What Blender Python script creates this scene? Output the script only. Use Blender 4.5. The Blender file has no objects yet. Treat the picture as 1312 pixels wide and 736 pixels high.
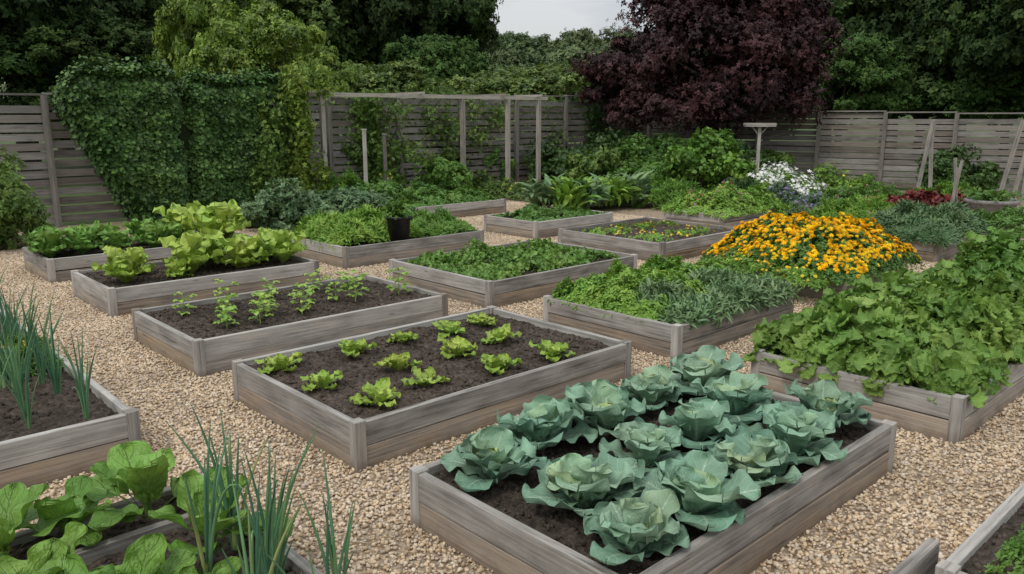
import bpy, math
import numpy as np
from mathutils import Vector
rng=np.random.default_rng(11)
R=math.radians
GA=R(43); CB,SB=math.cos(GA),math.sin(GA)
def GW(b,a): return (b*CB-a*SB, b*SB+a*CB)
scene=bpy.context.scene

# ------------------------------------------------------------------ mesh builder
class MB:
    def __init__(s): s.V=[];s.F=[];s.UV=[];s.r=[];s.t=[];s.n=0
    def add(s,V,F,uv=None,r=0.5,t=0.5,m=0):
        V=np.asarray(V,float).reshape(-1,3);F=np.asarray(F,int)
        n=len(V)
        s.V.append(V); s.UV.append(np.zeros((n,2)) if uv is None else np.asarray(uv,float))
        s.r.append(np.broadcast_to(np.asarray(r,float),(n,)).copy()); s.t.append(np.broadcast_to(np.asarray(t,float),(n,)).copy())
        s.F.append((F+s.n,m)); s.n+=n
    def scatter(s,tpl,M,P,r,t=0.5,m=0):
        V,F,uv=tpl; K=len(P); n=len(V)
        if K==0: return
        W=np.einsum('kij,nj->kni',M,V)+np.asarray(P)[:,None,:]
        FF=(F[None]+(np.arange(K)*n)[:,None,None]).reshape(-1,F.shape[1])
        s.add(W.reshape(-1,3),FF,np.tile(uv,(K,1)),np.repeat(np.broadcast_to(r,(K,)),n),np.repeat(np.broadcast_to(t,(K,)),n),m)
    def mesh(s,name,mats,smooth=True):
        me=bpy.data.meshes.new(name)
        V=np.concatenate(s.V); UV=np.concatenate(s.UV)
        lv=np.concatenate([f.reshape(-1) for f,_ in s.F])
        lt=np.concatenate([np.full(len(f),f.shape[1]) for f,_ in s.F])
        mi=np.concatenate([np.full(len(f),m) for f,m in s.F])
        ls=np.concatenate([[0],np.cumsum(lt)[:-1]])
        me.vertices.add(len(V)); me.vertices.foreach_set('co',V.astype(np.float32).ravel())
        me.loops.add(len(lv)); me.loops.foreach_set('vertex_index',lv.astype(np.int32))
        me.polygons.add(len(lt)); me.polygons.foreach_set('loop_start',ls.astype(np.int32))
        me.polygons.foreach_set('loop_total',lt.astype(np.int32))
        for m in mats: me.materials.append(m)
        me.polygons.foreach_set('material_index',mi.astype(np.int32))
        me.update(calc_edges=True)
        me.polygons.foreach_set('use_smooth',np.full(len(lt),smooth))
        u=me.uv_layers.new(name='UVMap'); u.data.foreach_set('uv',UV[lv].astype(np.float32).ravel())
        for nm,d in (('rnd',s.r),('tone',s.t)):
            a=me.attributes.new(nm,'FLOAT','POINT'); a.data.foreach_set('value',np.concatenate(d).astype(np.float32))
        return me
def link(name,me,loc=(0,0,0),rz=0,sc=1,parent=None):
    o=bpy.data.objects.new(name,me); scene.collection.objects.link(o)
    o.location=loc; o.rotation_euler=(0,0,rz)
    o.scale=(sc,sc,sc) if np.isscalar(sc) else sc
    if parent: o.parent=parent
    return o
def empty(name,loc=(0,0,0),rz=0): return link(name,None,loc,rz)

# ------------------------------------------------------------------ materials
def nodes(name):
    m=bpy.data.materials.new(name); m.use_nodes=True; nt=m.node_tree; nt.nodes.clear()
    out=nt.nodes.new('ShaderNodeOutputMaterial'); return m,nt,out
def N(nt,t,**k):
    n=nt.nodes.new(t)
    for a,b in k.items():
        if a in ('operation','blend_type','data_type','attribute_name','feature','wave_type','bands_direction','noise_dimensions'): setattr(n,a,b)
        else: n.inputs[a].default_value=b
    return n
def ramp(nt,cols,fac,pos=None):
    r=nt.nodes.new('ShaderNodeValToRGB'); e=r.color_ramp.elements
    n=len(cols); pos=pos or [i/(n-1) for i in range(n)]
    while len(e)<n: e.new(.5)
    for i in range(n): e[i].position=pos[i]; e[i].color=(*cols[i],1)
    nt.links.new(fac,r.inputs[0]); return r.outputs[0]
def mth(nt,op,a,b=None,c=None):
    n=nt.nodes.new('ShaderNodeMath'); n.operation=op
    for i,x in enumerate((a,b,c)):
        if x is None: continue
        if isinstance(x,(int,float)): n.inputs[i].default_value=x
        else: nt.links.new(x,n.inputs[i])
    return n.outputs[0]
def mixc(nt,f,a,b,bt='MIX'):
    n=nt.nodes.new('ShaderNodeMix'); n.data_type='RGBA'; n.blend_type=bt
    for s,x in ((0,f),(6,a),(7,b)):
        if isinstance(x,(int,float)): n.inputs[s].default_value=x
        elif isinstance(x,tuple): n.inputs[s].default_value=(*x,1)
        else: nt.links.new(x,n.inputs[s])
    return n.outputs[2]
def attr(nt,n): return N(nt,'ShaderNodeAttribute',attribute_name=n).outputs['Fac']
def leafmat(name,cols,rough=.5,trans=.22,vein=None,nv=7,spec=.35,bump=.0,bscale=14,nsc=6.0,vmix=.85,hue=True):
    m,nt,out=nodes(name); L=nt.links.new
    col=ramp(nt,cols,attr(nt,'rnd'))
    geo=nt.nodes.new('ShaderNodeNewGeometry')
    no=N(nt,'ShaderNodeTexNoise',Scale=nsc,Detail=2.0); L(geo.outputs['Position'],no.inputs['Vector'])
    f=mth(nt,'MULTIPLY_ADD',no.outputs['Fac'],.8,.6)
    nb=N(nt,'ShaderNodeTexNoise',Scale=nsc*.45,Detail=1.0); L(geo.outputs['Position'],nb.inputs['Vector'])
    fr=mth(nt,'MULTIPLY',f,mth(nt,'MULTIPLY_ADD',nb.outputs['Fac'],.5,.77)) if hue else f
    cc=nt.nodes.new('ShaderNodeCombineColor'); L(fr,cc.inputs[0]); L(f,cc.inputs[1]); L(f,cc.inputs[2])
    col=mixc(nt,1.0,col,cc.outputs[0],'MULTIPLY')
    h=None
    if vein or bump:
        uv=nt.nodes.new('ShaderNodeUVMap'); sp=nt.nodes.new('ShaderNodeSeparateXYZ'); L(uv.outputs[0],sp.inputs[0])
        d=mth(nt,'MULTIPLY',mth(nt,'ABSOLUTE',mth(nt,'SUBTRACT',sp.outputs[0],.5)),2.)
        v=sp.outputs[1]
        n2=N(nt,'ShaderNodeTexNoise',Scale=float(bscale),Detail=2.0); L(uv.outputs[0],n2.inputs['Vector'])
        wob=mth(nt,'MULTIPLY_ADD',n2.outputs['Fac'],.35,-.17)
        mid=mth(nt,'MAXIMUM',mth(nt,'SUBTRACT',1.,mth(nt,'DIVIDE',d,mth(nt,'MULTIPLY_ADD',v,-.12,.17))),0.)
        t=mth(nt,'ADD',mth(nt,'SUBTRACT',mth(nt,'MULTIPLY',v,float(nv)),mth(nt,'MULTIPLY',d,2.2)),wob)
        sv=mth(nt,'ABSOLUTE',mth(nt,'SUBTRACT',mth(nt,'FRACT',t),.5))
        sv=mth(nt,'MAXIMUM',mth(nt,'SUBTRACT',1.,mth(nt,'DIVIDE',sv,.12)),0.)
        sv=mth(nt,'MULTIPLY',sv,mth(nt,'MULTIPLY_ADD',d,-.75,.85))
        vm=mth(nt,'MINIMUM',mth(nt,'ADD',mid,sv),1.)
        if vein: col=mixc(nt,mth(nt,'MULTIPLY',vm,vmix),col,vein)
        hh=mth(nt,'ADD',mth(nt,'MULTIPLY',vm,-.6),n2.outputs['Fac'])
        b=N(nt,'ShaderNodeBump',Strength=max(bump,.3),Distance=.014); L(hh,b.inputs['Height']); h=b.outputs[0]
    p=N(nt,'ShaderNodeBsdfPrincipled',Roughness=rough); p.inputs['Specular IOR Level'].default_value=spec
    L(col,p.inputs['Base Color'])
    if h: L(h,p.inputs['Normal'])
    if trans<.02: L(p.outputs[0],out.inputs[0]); return m
    tr=nt.nodes.new('ShaderNodeBsdfTranslucent')
    L(mixc(nt,.5,col,(.20,.30,.03)) if trans>.12 else col,tr.inputs[0])
    if h: L(h,tr.inputs['Normal'])
    mx=nt.nodes.new('ShaderNodeMixShader'); mx.inputs[0].default_value=trans
    L(p.outputs[0],mx.inputs[1]); L(tr.outputs[0],mx.inputs[2]); L(mx.outputs[0],out.inputs[0])
    return m
def woodmat(name,gray=((.13,.118,.105),(.30,.278,.25),(.47,.445,.405)),tan=((.13,.09,.058),(.29,.213,.145),(.42,.325,.23)),dirt=True):
    m,nt,out=nodes(name); L=nt.links.new
    uv=nt.nodes.new('ShaderNodeUVMap'); mp=nt.nodes.new('ShaderNodeMapping'); L(uv.outputs[0],mp.inputs[0])
    mp.inputs['Scale'].default_value=(1.4,44,1)
    n1=N(nt,'ShaderNodeTexNoise',Scale=1.,Detail=7.,Roughness=.7,Distortion=.5); L(mp.outputs[0],n1.inputs['Vector'])
    mp2=nt.nodes.new('ShaderNodeMapping'); L(uv.outputs[0],mp2.inputs[0]); mp2.inputs['Scale'].default_value=(2.4,7,1)
    n2=N(nt,'ShaderNodeTexNoise',Scale=1.3,Detail=5.); L(mp2.outputs[0],n2.inputs['Vector'])
    mp3=nt.nodes.new('ShaderNodeMapping'); L(uv.outputs[0],mp3.inputs[0]); mp3.inputs['Scale'].default_value=(2.0,8,1)
    vo=N(nt,'ShaderNodeTexVoronoi',Scale=1.); L(mp3.outputs[0],vo.inputs['Vector'])
    f=mth(nt,'ADD',mth(nt,'MULTIPLY',n1.outputs['Fac'],.6),mth(nt,'MULTIPLY',n2.outputs['Fac'],.4))
    f=mth(nt,'ADD',f,mth(nt,'MULTIPLY_ADD',attr(nt,'rnd'),.18,-.09))
    g=ramp(nt,gray,f,[.33,.5,.67]); t=ramp(nt,tan,f,[.33,.5,.67])
    tf=mth(nt,'ADD',attr(nt,'tone'),mth(nt,'MULTIPLY_ADD',n2.outputs['Fac'],1.8,-.9))
    cl=nt.nodes.new('ShaderNodeClamp'); L(tf,cl.inputs[0])
    col=mixc(nt,cl.outputs[0],g,t)
    knot=mth(nt,'MAXIMUM',mth(nt,'SUBTRACT',1.,mth(nt,'DIVIDE',vo.outputs['Distance'],.11)),0.)
    col=mixc(nt,mth(nt,'MULTIPLY',knot,.75),col,(.05,.035,.025))
    ck=mth(nt,'LESS_THAN',n1.outputs['Fac'],.37); col=mixc(nt,mth(nt,'MULTIPLY',ck,.5),col,(.06,.05,.04))
    if dirt:
        geo=nt.nodes.new('ShaderNodeNewGeometry'); sp=nt.nodes.new('ShaderNodeSeparateXYZ'); L(geo.outputs['Position'],sp.inputs[0])
        nd=N(nt,'ShaderNodeTexNoise',Scale=9.,Detail=5.); L(geo.outputs['Position'],nd.inputs['Vector'])
        dz=mth(nt,'SUBTRACT',mth(nt,'MULTIPLY_ADD',nd.outputs['Fac'],.15,.0),sp.outputs[2])
        dz=mth(nt,'MINIMUM',mth(nt,'MAXIMUM',mth(nt,'MULTIPLY',dz,9.),0.),.65)
        col=mixc(nt,dz,col,(.16,.115,.075))
    p=N(nt,'ShaderNodeBsdfPrincipled',Roughness=.85); p.inputs['Specular IOR Level'].default_value=.2
    L(col,p.inputs['Base Color'])
    b=N(nt,'ShaderNodeBump',Strength=.7,Distance=.007); L(n1.outputs['Fac'],b.inputs['Height']); L(b.outputs[0],p.inputs['Normal'])
    L(p.outputs[0],out.inputs[0]); return m
def simplemat(name,cols,scale=8.,rough=.9,bump=.5,dist=.02,detail=6,use_rnd=False,spec=.2,patch=False):
    m,nt,out=nodes(name); L=nt.links.new
    geo=nt.nodes.new('ShaderNodeNewGeometry')
    n1=N(nt,'ShaderNodeTexNoise',Scale=float(scale),Detail=float(detail),Roughness=.65); L(geo.outputs['Position'],n1.inputs['Vector'])
    f=n1.outputs['Fac']
    if use_rnd: f=mth(nt,'ADD',mth(nt,'MULTIPLY',f,.35),mth(nt,'MULTIPLY',attr(nt,'rnd'),.8))
    col=ramp(nt,cols,f,None if use_rnd else list(np.linspace(.3,.72,len(cols))))
    p=N(nt,'ShaderNodeBsdfPrincipled',Roughness=rough); p.inputs['Specular IOR Level'].default_value=spec
    if use_rnd or patch:
        n5=N(nt,'ShaderNodeTexNoise',Scale=1.3,Detail=5.); L(geo.outputs['Position'],n5.inputs['Vector'])
        k=mth(nt,'MULTIPLY_ADD',n5.outputs['Fac'],.8,.6); cc=nt.nodes.new('ShaderNodeCombineColor'); [L(k,cc.inputs[i]) for i in range(3)]
        col=mixc(nt,1.,col,cc.outputs[0],'MULTIPLY')
    L(col,p.inputs['Base Color'])
    if bump:
        b=N(nt,'ShaderNodeBump',Strength=bump,Distance=dist); L(n1.outputs['Fac'],b.inputs['Height']); L(b.outputs[0],p.inputs['Normal'])
    L(p.outputs[0],out.inputs[0]); return m

WOOD=woodmat('weathered_timber')
FWOOD=woodmat('fence_timber',gray=((.105,.095,.085),(.215,.198,.178),(.33,.31,.28)),tan=((.08,.065,.05),(.18,.15,.12),(.27,.23,.19)),dirt=False)
PWOOD=woodmat('pale_timber',gray=((.16,.14,.12),(.34,.31,.27),(.50,.47,.42)),dirt=False)
SOIL=simplemat('soil',[(.028,.021,.016),(.072,.055,.042),(.145,.114,.09)],scale=26,bump=1.,dist=.03,detail=9,patch=True)
PEB=simplemat('pebble',[(.20,.135,.085),(.39,.275,.17),(.55,.41,.26),(.65,.51,.345),(.44,.36,.285),(.75,.63,.475)],scale=60,rough=.75,bump=0,use_rnd=True,spec=.3)
BARK=simplemat('bark',[(.03,.024,.018),(.08,.065,.05),(.14,.12,.10)],scale=14,bump=1.,dist=.03)
def gravelmat():
    m,nt,out=nodes('gravel_base'); L=nt.links.new
    geo=nt.nodes.new('ShaderNodeNewGeometry')
    vo=N(nt,'ShaderNodeTexVoronoi',Scale=46.); L(geo.outputs['Position'],vo.inputs['Vector'])
    sp=nt.nodes.new('ShaderNodeSeparateColor'); L(vo.outputs['Color'],sp.inputs[0])
    col=ramp(nt,[(.15,.10,.06),(.34,.235,.14),(.51,.375,.235),(.41,.34,.26),(.62,.50,.35)],sp.outputs[0])
    col=mixc(nt,mth(nt,'MULTIPLY',vo.outputs['Distance'],.85),col,(.11,.077,.05))
    p=N(nt,'ShaderNodeBsdfPrincipled',Roughness=.85); L(col,p.inputs['Base Color'])
    b=N(nt,'ShaderNodeBump',Strength=1.,Distance=.012); L(mth(nt,'SUBTRACT',1.,vo.outputs['Distance']),b.inputs['Height']); L(b.outputs[0],p.inputs['Normal'])
    L(p.outputs[0],out.inputs[0]); return m
GRAV=gravelmat()
GRASS=simplemat('grass_ground',[(.03,.05,.015),(.06,.09,.025),(.09,.12,.04)],scale=2.,bump=.5)

# ------------------------------------------------------------------ primitives
def box(mb,c,d,tone=.5,r=None,rz=0,m=0,tilt=None):
    lx,ly,lz=[x/2 for x in d]
    r=rng.random() if r is None else r
    ax=int(np.argmax(d)); o=rng.random(2)*40
    V=[];F=[];U=[]
    for fi,(n,s) in enumerate([(0,1),(0,-1),(1,1),(1,-1),(2,1),(2,-1)]):
        a,b=[i for i in range(3) if i!=n]
        h=(lx,ly,lz); q=[]
        for sa,sb in ((-1,-1),(1,-1),(1,1),(-1,1)):
            p=[0,0,0]; p[n]=s*h[n]; p[a]=sa*h[a]; p[b]=sb*h[b]; q.append(p)
        if (s>0)!=(n!=1): q=q[::-1]
        for p in q:
            oth=[i for i in range(3) if i!=ax]
            if n==ax: U.append((p[oth[0]]*.2+o[0],p[oth[1]]+o[1]))
            else:
                k=[i for i in oth if i!=n][0]; U.append((p[ax]+o[0],p[k]+o[1]+fi*.37))
        F.append([fi*4+i for i in range(4)]); V+=q
    V=np.array(V,float)
    if tilt is not None: V=V@np.array(tilt).T
    if rz:
        c_,s_=math.cos(rz),math.sin(rz); V=V@np.array([[c_,s_,0],[-s_,c_,0],[0,0,1]])
    mb.add(V+np.array(c),F,U,r,tone,m)
def tube(mb,path,rad,ns=6,r=.5,m=0,t=.5):
    path=np.asarray(path,float); n=len(path); rad=np.broadcast_to(rad,(n,))
    tg=np.gradient(path,axis=0); tg/=np.linalg.norm(tg,axis=1)[:,None]+1e-9
    ref=np.array([1,0,0.]) if abs(tg[0][0])<.8 else np.array([0,1,0.])
    V=[];U=[]
    for i in range(n):
        x=np.cross(tg[i],ref); x/=np.linalg.norm(x)+1e-9; y=np.cross(tg[i],x)
        for j in range(ns):
            a=2*math.pi*j/ns; V.append(path[i]+rad[i]*(math.cos(a)*x+math.sin(a)*y)); U.append((i/(n-1),j/ns))
    F=[[i*ns+j,i*ns+(j+1)%ns,(i+1)*ns+(j+1)%ns,(i+1)*ns+j] for i in range(n-1) for j in range(ns)]
    mb.add(V,F,U,r,t,m)
def prof(kind,v):
    v=np.clip(v,0,1)
    if kind=='ovate': return np.sin(np.pi*v**.75)**.8
    if kind=='lance': return np.sin(np.pi*v**.7)**.9
    if kind=='obov': return v**.75*np.sqrt(1-v**4)*1.2
    if kind=='spoon': return v**.7*np.sqrt(1-v**3)*1.6
    if kind=='round': return np.sqrt(np.clip(1-(2*v-1)**2,0,1))**.8
    if kind=='heart': return np.sqrt(np.clip(1-(2*v**.75-1)**2,0,1))**.7
    if kind=='lobed': return np.sqrt(np.clip(1-(2*v-1)**2,0,1))**.7*(1+.20*np.cos(v*2*np.pi*2.5+2.6))
    return np.sin(np.pi*v)
def leaf(L=.2,W=.15,nu=6,nv=8,kind='obov',e0=50,e1=0,cup=.25,ruf=.06,rf=3.,pet=.1,ph=0.,ep=1.,serr=0.,fold=0.,z0=0.,roll=0.):
    v=1-(1-np.linspace(0,1,nv+1))**(1.35 if nv>4 else 1.); e=np.radians(e0+(e1-e0)*v**ep)
    ds=L*np.diff(v); y=np.concatenate([[0],np.cumsum(np.cos(e[:-1])*ds)]); z=np.concatenate([[0],np.cumsum(np.sin(e[:-1])*ds)])
    vv=np.clip((v-pet)/(1-pet),0,1); w=prof(kind,vv)*W/2; w=np.maximum(w,W*.025)
    u=np.linspace(-1,1,nu+1)
    U,Vg=np.meshgrid(u,v)
    w2=w[:,None]*(1+serr*np.cos(Vg*2*np.pi*rf*2.3+ph)*(np.abs(U)>.9))
    wr=w[:,None]/(W/2)
    off=cup*W*U**2*wr + ruf*W*np.abs(U)**2*np.sin(rf*2*np.pi*Vg+ph+np.sign(U)*1.1)*wr + fold*W*np.abs(U)*wr
    off+= ruf*W*.7*Vg**5*np.sin(U*rf*1.6+ph)
    nx=-np.sin(e); nz=np.cos(e)
    X=U*w2*(1-.15*abs(cup)*np.abs(U)) + roll*L*Vg**2
    Y=y[:,None]+nx[:,None]*off; Z=z[:,None]+nz[:,None]*off+z0
    V=np.stack([X,Y,Z],-1).reshape(-1,3)
    uv=np.stack([(U+1)/2,Vg],-1).reshape(-1,2)
    n=nu+1
    F=np.array([[i*n+j,i*n+j+1,(i+1)*n+j+1,(i+1)*n+j] for i in range(nv) for j in range(nu)])
    return V,F,uv
def rotz(V,a):
    c,s=math.cos(a),math.sin(a); return V@np.array([[c,s,0],[-s,c,0],[0,0,1]])
def rosette(specs,seed,mb=None,org=(0,0,0),sc=1.):
    g=np.random.default_rng(seed); mb=mb or MB(); az=g.random()*6.28
    for sp in specs:
        sp=dict(sp); n=sp.pop('n'); r0=sp.pop('r'); rad=sp.pop('rad',0.01)
        for i in range(n):
            k=dict(sp); j=lambda s:1+s*(g.random()*2-1)
            k['L']*=j(.2)*sc; k['W']*=j(.17)*sc; k['e0']=k['e0']+g.normal()*8; k['e1']=k['e1']+g.normal()*13; k['ph']=g.random()*6.28; k['rf']=k.get('rf',3.)*j(.25); k['roll']=g.normal()*.12
            V,F,uv=leaf(**k); V=V.copy(); V[:,1]+=rad*sc
            az+=2.39996+g.normal()*.18
            V=rotz(V,az)+np.array(org)
            mb.add(V,F,uv,np.clip(r0+g.normal()*.1,0,1))
    return mb
def merge(tpls):
    V=[];F=[];U=[];n=0
    for v,f,u in tpls: V.append(v);F.append(f+n);U.append(u);n+=len(v)
    return np.concatenate(V),np.concatenate(F),np.concatenate(U)
def sprig(nl=5,kind='ovate',LW=.5,nu=2,nv=2,spread=1.,seed=0,up=25,stem=.5):
    g=np.random.default_rng(seed); T=[]
    for i in range(nl):
        V,F,u=leaf(L=.75*(.8+.4*g.random()),W=.75*LW,nu=nu,nv=nv,kind=kind,e0=up+g.normal()*22,e1=up-45+g.normal()*15,cup=.2,ruf=0,pet=.02)
        V=rotz(V,i*2.4+g.random()*.7); V=V+np.array([0,0,stem*i/nl])
        T.append((V,F,u))
    return merge(T)
def qsprig(nl=6,w=.5,seed=0,stem=.5,up=.25):
    g=np.random.default_rng(seed); T=[]
    for i in range(nl):
        L=.75*(.75+.5*g.random()); el=up+g.normal()*.35; f=.06
        V=np.array([(0,0,0),(w*L/2,.45*L,f),(0,L,-.1*L),(-w*L/2,.45*L,f)])
        c,s=math.cos(el),math.sin(el); V=V@np.array([[1,0,0],[0,c,s],[0,-s,c]])
        V=rotz(V,i*2.4+g.random()*.7)+np.array([0,0,stem*i/nl])
        T.append((V,np.array([[0,1,2,3]]),np.array([(.5,0),(1,.5),(.5,1),(0,.5)])))
    return merge(T)
def frames(Nn,spin,sc):
    Nn=Nn/(np.linalg.norm(Nn,axis=1)[:,None]+1e-9); K=len(Nn)
    ref=np.where(np.abs(Nn[:,2:3])<.9,np.array([[0,0,1.]]),np.array([[1.,0,0]]))
    x=np.cross(ref,Nn); x/=np.linalg.norm(x,axis=1)[:,None]; y=np.cross(Nn,x)
    c,s=np.cos(spin)[:,None],np.sin(spin)[:,None]
    X=c*x+s*y; Y=-s*x+c*y
    return np.stack([X,Y,Nn],-1)*np.asarray(sc).reshape(-1,1,1)
def rdir(n,g=rng):
    d=g.normal(size=(n,3)); return d/np.linalg.norm(d,axis=1)[:,None]
def crown(mb,c,rad,nsub,nper,tpls,size,subr=.3,upb=.35,m=0,g=rng,rlo=.45,r0=.5,bottom=-.7,out_=1.02):
    c=np.array(c,float); rad=np.array(rad,float)
    d=rdir(nsub,g); d[:,2]=np.where(d[:,2]<bottom,-d[:,2]*.5,d[:,2]); 
    C=c+d*rad*(rlo+(out_-rlo)*g.random((nsub,1))**.6)
    sr=rad.mean()*subr*(.5+1.0*g.random(nsub)**1.5); sv=g.random(nsub)
    idx=np.repeat(np.arange(nsub),nper); K=len(idx)
    dd=rdir(K,g); rr=(.3+.85*g.random(K)**.8)
    P=C[idx]+dd*np.array([1,1,.7])*(sr[idx]*rr)[:,None]
    out=(P-c)/rad
    P[:,2]=np.maximum(P[:,2],.03)
    nn=dd*.6+out*.5+np.array([0,0,upb])+g.normal(size=(K,3))*.5
    M=frames(nn,g.random(K)*6.28,size*(.7+.6*g.random(K)))
    r=np.clip(r0+(sv[idx]-.5)*.55+g.normal(size=K)*.16,0,1)
    w=g.integers(0,len(tpls),K)
    for i,t in enumerate(tpls):
        q=w==i; mb.scatter(t,M[q],P[q],r[q],m=m)
    return C
def limbs(mb,base,h,r,targets,m=1,g=rng,n=14):
    base=np.array(base,float); top=base+np.array([g.normal()*.15,g.normal()*.15,h])
    z=np.linspace(0,1,7)[:,None]
    p=base+(top-base)*z+np.sin(z*4+1)*np.array([.05,.04,0])*h*.15
    tube(mb,p,r*np.linspace(1.25,.6,7),9,m=m)
    for t in targets[g.permutation(len(targets))[:n]]:
        s=base+(top-base)*(.5+.5*g.random()); mid=(s+t)/2+np.array([0,0,-.08*h])+g.normal(size=3)*.08*h
        q=np.linspace(0,1,6)[:,None]; pp=(1-q)**2*s+2*q*(1-q)*mid+q*q*t
        tube(mb,pp,r*np.linspace(.42,.06,6),6,m=m)
def vnoise(x,y,s=0.):
    return (np.sin(x*1.7+s)+np.sin(y*2.1+s*1.7)+np.sin((x+y)*1.3+s*.6)+np.sin((x-y)*2.9+s*2.1)*.6+np.sin(x*5.1+y*3.7+s)*.35)/4.
def mound(name,rect,z0,h,tpls,n,s0,s1,mat,tilt=25,over=.05,edge=4,seed=1,nz=.3,fill=.6,flow=None,r0=.5,freq=3.,patch=0.,fpatch=False):
    g=np.random.default_rng(seed); b0,b1,a0,a1=rect; cx,cy=(b0+b1)/2,(a0+a1)/2; hx,hy=(b1-b0)/2+over,(a1-a0)/2+over
    mb=MB()
    x=g.uniform(-1,1,n);y=g.uniform(-1,1,n)
    if patch:
        k=vnoise(x*hx*freq*1.3,y*hy*freq*1.3,seed*2.3)+g.normal(size=n)*.12>patch-.5; x=x[k];y=y[k];n=len(x)
    def surf(x,y): return h*np.clip((1-np.abs(x)**edge)*(1-np.abs(y)**edge),0,1)**.5*(1-nz+nz*(vnoise(x*hx*freq,y*hy*freq,seed)+.5*vnoise(x*hx*freq*3.1,y*hy*freq*3.1,seed+9))*1.2)
    zs=surf(x,y); zf=1-fill*g.random(n)**1.6
    P=np.stack([x*hx,y*hy,z0+np.maximum(zs*zf,.01)],-1)
    nn=np.stack([x**3*.9,y**3*.9,np.ones(n)*.8],-1)+g.normal(size=(n,3))*math.tan(R(tilt))*.8
    M=frames(nn,g.random(n)*6.28,s0+(s1-s0)*g.random(n))
    r=np.clip(r0+.25*vnoise(x*hx*4,y*hy*4,seed+3)+g.normal(size=n)*.17,0,1)
    w=g.integers(0,len(tpls),n)
    for i,t in enumerate(tpls):
        q=w==i; mb.scatter(t,M[q],P[q],r[q])
    mats=[mat]
    if flow:
        ft,fn,fs,fm,fz=flow
        x=g.uniform(-.97,.97,fn);y=g.uniform(-.97,.97,fn)
        if fpatch:
            k=vnoise(x*hx*7,y*hy*7,seed*1.3)+g.normal(size=fn)*.3>-.45; x=x[k];y=y[k];fn=len(x)
        P=np.stack([x*hx,y*hy,z0+surf(x,y)+fz*(.3+.9*g.random(fn))],-1)
        nn=np.stack([x*.8,y*.8,np.ones(fn)],-1)+g.normal(size=(fn,3))*.45
        mb.scatter(ft,frames(nn,g.random(fn)*6.28,fs*(.6+.6*g.random(fn))),P,g.random(fn),m=1); mats.append(fm)
    X,Y=GW(cx,cy)
    return link(name,mb.mesh(name,mats),(X,Y,0),GA)

# ------------------------------------------------------------------ ground / gravel
mb=MB(); mb.add([(-900,-600,0),(900,-600,0),(900,1500,0),(-900,1500,0)],[[0,1,2,3]]); link('ground',mb.mesh('ground',[GRASS]))
mb=MB()
pl=[(-14,-6),(14,-6),(22,15),(13.4,20.8),(4.4,25.8),(-10.6,12.9)]
mb.add([(x,y,.004) for x,y in pl],[[0,1,2,3,4,5]]); grav=link('gravel_path',mb.mesh('gravel_path',[GRAV]))
phi=(1+5**.5)/2
icoV=np.array([(-1,phi,0),(1,phi,0),(-1,-phi,0),(1,-phi,0),(0,-1,phi),(0,1,phi),(0,-1,-phi),(0,1,-phi),(phi,0,-1),(phi,0,1),(-phi,0,-1),(-phi,0,1)])/math.sqrt(1+phi*phi)
icoF=np.array([(0,11,5),(0,5,1),(0,1,7),(0,7,10),(0,10,11),(1,5,9),(5,11,4),(11,10,2),(10,7,6),(7,1,8),(3,9,4),(3,4,2),(3,2,6),(3,6,8),(3,8,9),(4,9,5),(2,4,11),(6,2,10),(8,6,7),(9,8,1)])
def icot(seed):
    g=np.random.default_rng(seed); return (icoV*(1+.22*g.normal(size=(12,1))*.7)*np.array([1,.8,.6]),icoF,np.zeros((12,2)))
ICO=[icot(i) for i in range(6)]
tiles=[]
for k in range(4):
    mb=MB()
    for t in ICO:
        n=470; P=np.stack([rng.uniform(-.5,.5,n),rng.uniform(-.5,.5,n),rng.uniform(.004,.016,n)],-1)
        nn=rng.normal(size=(n,3))*.4+np.array([0,0,1])
        mb.scatter(t,frames(nn,rng.random(n)*6.28,.006+.011*rng.random(n)**1.5),P,rng.random(n)**1.0)
    tiles.append(mb.mesh('pebbles',[PEB]))
BEDS=dict(cab=(2.12,4.5,1.62,3.02),lett=(2.24,4.72,3.7,5.33),seed=(2.25,4.74,6.0,7.45),kale=(2.37,4.75,8.5,9.83),farl=(2.37,5.1,10.8,12.07),
 squash=(5.19,7.5,1.5,2.95),G=(5.35,7.3,3.72,5.3),E=(5.41,7.9,6.15,8.0),b5=(5.5,7.95,9.15,10.8),mari=(8.38,9.8,3.65,5.3),b14=(8.9,11.1,6.5,8.5),
 lav=(11.8,13.4,3.95,4.95),b16=(9.2,11.2,9.3,10.6),b17=(8.9,11.4,12.4,13.8),b18=(12.35,14.6,7.75,9.05),bean=(8.3,10.4,1.3,2.6),
 chard=(-.3,1.35,1.7,3.66),onion=(-.5,1.42,4.75,8.5),br=(3.09,5.6,-.9,.92))
for i in range(-2,13):
    for j in range(-1,14):
        b,a=i+.5,j+.5
        X,Y=GW(b,a)
        if Y<1.8 or abs(X)>Y*.75+1: continue
        if any(r[0]<=i and r[1]>=i+1 and r[2]<=j and r[3]>=j+1 for r in BEDS.values()): continue
        o=link('pebbles',tiles[rng.integers(4)],(X,Y,0),GA+math.pi/2*rng.integers(4),parent=grav)

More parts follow.
